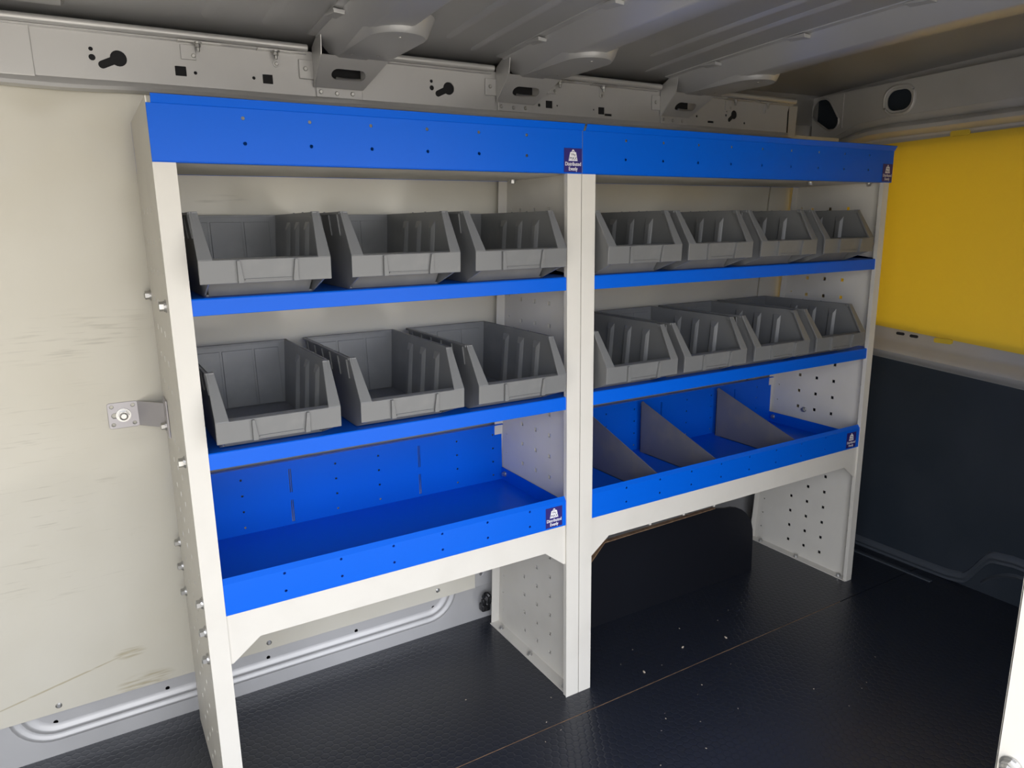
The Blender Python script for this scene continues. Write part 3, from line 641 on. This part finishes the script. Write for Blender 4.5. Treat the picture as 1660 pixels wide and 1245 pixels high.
# ---------------------------------------------------------------- bins
BH, BD, HT, HB = .1185, .308, .0885, .0790
def hx(z): return HB+(HT-HB)*z/BH
def bin_meshes():
    bm = bmesh.new(); th = .0026
    prof = [(.064, 0), (.004, .0215), (.003, .054), (.042, BH), (BD, BH), (BD-.008, 0)]
    for s in (-1, 1):      # side walls
        o = [(s*hx(z), y, z) for y, z in prof]; i = [(s*(hx(z)-th), y, z) for y, z in prof]
        a = [bm.verts.new(p) for p in o]; b = [bm.verts.new(p) for p in i]; n = len(a)
        bm.faces.new(a); bm.faces.new(b[::-1])
        for k in range(n): bm.faces.new((a[k], a[(k+1) % n], b[(k+1) % n], b[k]))
        for y in (.092, .150, .208):       # pockets: upright ribs inside
            w = .0115; z0, z1 = .006, BH-.014
            hexa(bm, [(s*(hx(z0)-th), y-w, z0), (s*(hx(z0)-th), y+w, z0), (s*(hx(z0)-th-.006), y+w*.45, z0), (s*(hx(z0)-th-.006), y-w*.45, z0),
                      (s*(hx(z1)-th), y-w, z1), (s*(hx(z1)-th), y+w, z1), (s*(hx(z1-.01)-th-.005), y+w*.45, z1-.012), (s*(hx(z1-.01)-th-.005), y-w*.45, z1-.012)])
        for y in (.060, .105, .15, .195, .240, .285):   # outer webs under the rim
            z0, z1 = BH-.036, BH-.003
            hexa(bm, [(s*hx(z0), y-.001, z0), (s*hx(z0), y+.001, z0), (s*(hx(z0)+.002), y+.001, z0), (s*(hx(z0)+.002), y-.001, z0),
                      (s*hx(z1), y-.001, z1), (s*hx(z1), y+.001, z1), (s*(hx(z1)+.003), y+.001, z1), (s*(hx(z1)+.003), y-.001, z1)])
        x0, x1 = sorted((s*(HT-th), s*(HT+.003)))
        box(bm, x0, x1, .046, BD+.004, BH-.004, BH)      # side rim
        for y in (.13, .185): cyl(bm, (s*(HT+.0003), y, BH), (0, 0, 1), .0018, .0012, 8)
    box(bm, -HB, HB, .064, BD-.007, 0, .003)                             # base
    hexa(bm, [(-HB, BD-.0106, 0), (HB, BD-.0106, 0), (HB, BD-.008, 0), (-HB, BD-.008, 0), (-HT, BD-th, BH), (HT, BD-th, BH), (HT, BD, BH), (-HT, BD, BH)])
    for x0, x1 in ((-.073, -.030), (-.026, .026), (.030, .073)):          # raised panels on the back wall
        hexa(bm, [(x0, BD-.0125, .004), (x1, BD-.0125, .004), (x1, BD-.0095, .004), (x0, BD-.0095, .004), (x0, BD-.0048, BH-.012), (x1, BD-.0048, BH-.012), (x1, BD-.002, BH-.012), (x0, BD-.002, BH-.012)])
    box(bm, -HT-.003, HT+.003, BD-.003, BD+.005, BH-.004, BH)            # back rim
    hexa(bm, [(-.072, .064, 0), (.072, .064, 0), (.072, .067, 0), (-.072, .067, 0), (-.076, .050, .026), (.076, .050, .026), (.076, .053, .026), (-.076, .053, .026)])
    hexa(bm, [(-.080, .005, .0225), (.080, .005, .0225), (.080, .053, .0235), (-.080, .053, .0235), (-.080, .005, .0245), (.080, .005, .0245), (.080, .053, .026), (-.080, .053, .026)])
    bmesh.ops.recalc_face_normals(bm, faces=bm.faces)
    body = bpy.data.meshes.new('bin_body'); bm.to_mesh(body); bm.free()
    bm = bmesh.new(); L = .0905
    hexa(bm, [(-L, .002, .0215), (L, .002, .0215), (L, .006, .0215), (-L, .006, .0215), (-L, 0, .054), (L, 0, .054), (L, .005, .054), (-L, .005, .054)])
    hexa(bm, [(-L+.014, .005, .0525), (L-.014, .005, .0525), (L-.014, .012, .0525), (-L+.014, .012, .0525), (-L+.014, .0, .0548), (L-.014, .0, .0548), (L-.014, .012, .056), (-L+.014, .012, .056)])
    for s in (-1, 1):      # sloping cheeks either side of the mouth
        n = Vector((0, .85, -.52))*.0035
        q = [(s*L, 0, .054), (s*(L-.019), 0, .054), (s*(HT-.0095), .043, BH), (s*(HT+.002), .043, BH)]
        P = [Vector(p) for p in q]; hexa(bm, P+[p+n for p in P])
        box(bm, *sorted((s*(HT-.0095), s*(HT+.002))), .042, .052, BH-.006, BH+.0005)
    bmesh.ops.recalc_face_normals(bm, faces=bm.faces)
    fr = bpy.data.meshes.new('bin_front'); bm.to_mesh(fr); bm.free()
    bm = bmesh.new()       # raised label holder
    def lipy(z): return .002-.002*(z-.0215)/.0325
    for s, w in ((-1, 1), (1, 1)):
        pts = [(s*.0415, .0525), (s*.0375, .0525), (s*.0340, .0270), (s*.0340, .0218), (s*.0415, .0218)]
        prism(bm, [(a, lipy(z)+.0005, z) for a, z in pts], (0, -.0055, 0))
    prism(bm, [(-.032, lipy(.0265)+.0005, .0270), (.032, lipy(.0265)+.0005, .0270), (.032, lipy(.0252)+.0005, .0250), (-.032, lipy(.0252)+.0005, .0250)], (0, -.0026, 0))
    bmesh.ops.recalc_face_normals(bm, faces=bm.faces)
    lh = bpy.data.meshes.new('label_holder'); bm.to_mesh(lh); bm.free()
    for m in (body, fr, lh): m.materials.append(BIN)
    return body, fr, lh
BODY, FRONT, HOLD = bin_meshes()
def make_bin(cx, z, label, rz, group):
    e = empty('storage_bin', (cx, -.040, z), label, 'bin', group); e.rotation_euler = (0, 0, rz)
    for n, me, bv in (('body', BODY, .0007), ('front_panel', FRONT, .0009), ('label_holder', HOLD, .0004)):
        o = bpy.data.objects.new(n, me); COL.objects.link(o); o.parent = e
        b = o.modifiers.new('bevel', 'BEVEL'); b.width = bv; b.segments = 2; b.limit_method = 'ANGLE'; b.angle_limit = math.radians(30)
ROW = [('upper', .8763), ('lower', .6503)]
LP = ['grey plastic bin on the left bay\'s {} shelf, nearest the cream wall', 'grey plastic bin in the middle of the left bay\'s {} shelf', 'grey plastic bin on the left bay\'s {} shelf, against the centre post']
RP = ['grey plastic bin on the right bay\'s {} shelf, against the centre post', 'grey plastic bin on the right bay\'s {} shelf, second from the centre post', 'grey plastic bin on the right bay\'s {} shelf, third from the centre post', 'grey plastic bin on the right bay\'s {} shelf, beside the yellow sheet']
for rn, z in ROW:
    for k, cx in enumerate((.128, .3405, .5495)): make_bin(cx, z, LP[k].format(rn), random.uniform(-.006, .006), 'bins on the %s shelves' % rn)
    for k, cx in enumerate((.8235, 1.0235, 1.2310, 1.4385)): make_bin(cx, z, RP[k].format(rn), random.uniform(-.006, .006), 'bins on the %s shelves' % rn)
# ---------------------------------------------------------------- wheel arch and its black board
wa = empty('wheel_arch', (1.15, .28, 0), 'black plywood boxed wheel arch on the floor under the right bay', 'wheel arch')
bm = bmesh.new(); pts = [(.735, 0), (.735, .04), (.872, .176), (.912, .216), (1.285, .2215), (1.325, .214)]
for i in range(1, 9):
    t = i/8; pts.append((1.325+.115*math.sin(t*math.pi/2), .105+.109*math.cos(t*math.pi/2)))
pts += [(1.443, .0)]
plate(bm, pts, [], (0, .185, 0), (1, 0, 0), ZAX, (0, .006, 0)); done(bm, 'front_board', BLACK, wa)
bm = bmesh.new(); plate(bm, [(.735, .0415), (.872, .1775), (.912, .2175), (1.285, .223), (1.285, .2212), (.9125, .2157), (.873, .1757), (.737, .040)], [], (0, .1848, 0), (1, 0, 0), ZAX, (0, .012, 0)); done(bm, 'board_edge', PLY, wa)
bm = bmesh.new(); rg = []
for i in range(25):
    t = math.pi*i/24; rg.append([(1.10-.335*math.cos(t), y, .205*math.sin(t)**.6) for y in (.192, .335)])
loft(bm, rg); done(bm, 'arch_skin', VAN, wa, smooth=True)
# ---------------------------------------------------------------- black lashing ring on the sill
lr = empty('lashing_ring', (.672, .355, .03), 'black lashing ring on the silver sill beside the centre panel', 'lashing ring')
bm = bmesh.new(); tube(bm, [(.671+.010*math.cos(t), .352-.006*math.cos(t)**2, .060+.014*math.sin(t)) for t in [2*math.pi*i/20 for i in range(20)]], .0055, 8, closed=True); done(bm, 'ring', RUBBER, lr, smooth=True)
bm = bmesh.new(); box(bm, .660, .684, .350, .370, .026, .046); done(bm, 'base', RUBBER, lr, bevel=.004)
bm = bmesh.new(); cyl(bm, (.672, .350, .034), (0, -1, 0), .006, .003, 12, .004); done(bm, 'screw', RUBBER, lr, smooth=True)
# ---------------------------------------------------------------- white post at the right edge
wp = empty('white_post', (.365, -.93, 0), 'white steel post close to the camera at the right edge', 'post')
bm = bmesh.new(); box(bm, .350, .352, -.955, -.9135, 0, 1.24); box(bm, .350, .38, -.9155, -.9135, 0, 1.24); box(bm, .350, .38, -.955, -.953, 0, 1.24); box(bm, .345, .385, -.955, -.9135, 0, .002)
po = done(bm, 'post_sheet', WHITE, wp, bevel=.0008)
bolt(po, (.35, -.9225, .645), (-1, 0, 0), .7)
# ---------------------------------------------------------------- crumbs of dirt on the floor
bm = bmesh.new()
spots = [(1.005, .005), (.865, -.02), (1.12, -.02), (.90, .06), (.84, .03), (1.05, -.10), (.94, -.12), (.8, -.16)]
for i in range(26): spots.append((random.uniform(.25, 1.35), random.uniform(-.35, .14)))
for i, (x, y) in enumerate(spots):
    s = random.uniform(.0007, .0014) if i > 2 else .0032
    m = Matrix.Translation((x, y, s*.4)) @ Matrix.Rotation(random.random()*6, 4, 'Z') @ Matrix.Diagonal((s*1.6, s*.8, s*.5, 1))
    bmesh.ops.create_icosphere(bm, subdivisions=1, radius=1, matrix=m)
tag(done(bm, 'floor_crumbs', CRUMB), 'pale crumbs of dirt scattered over the black floor', 'dirt', kind='stuff')
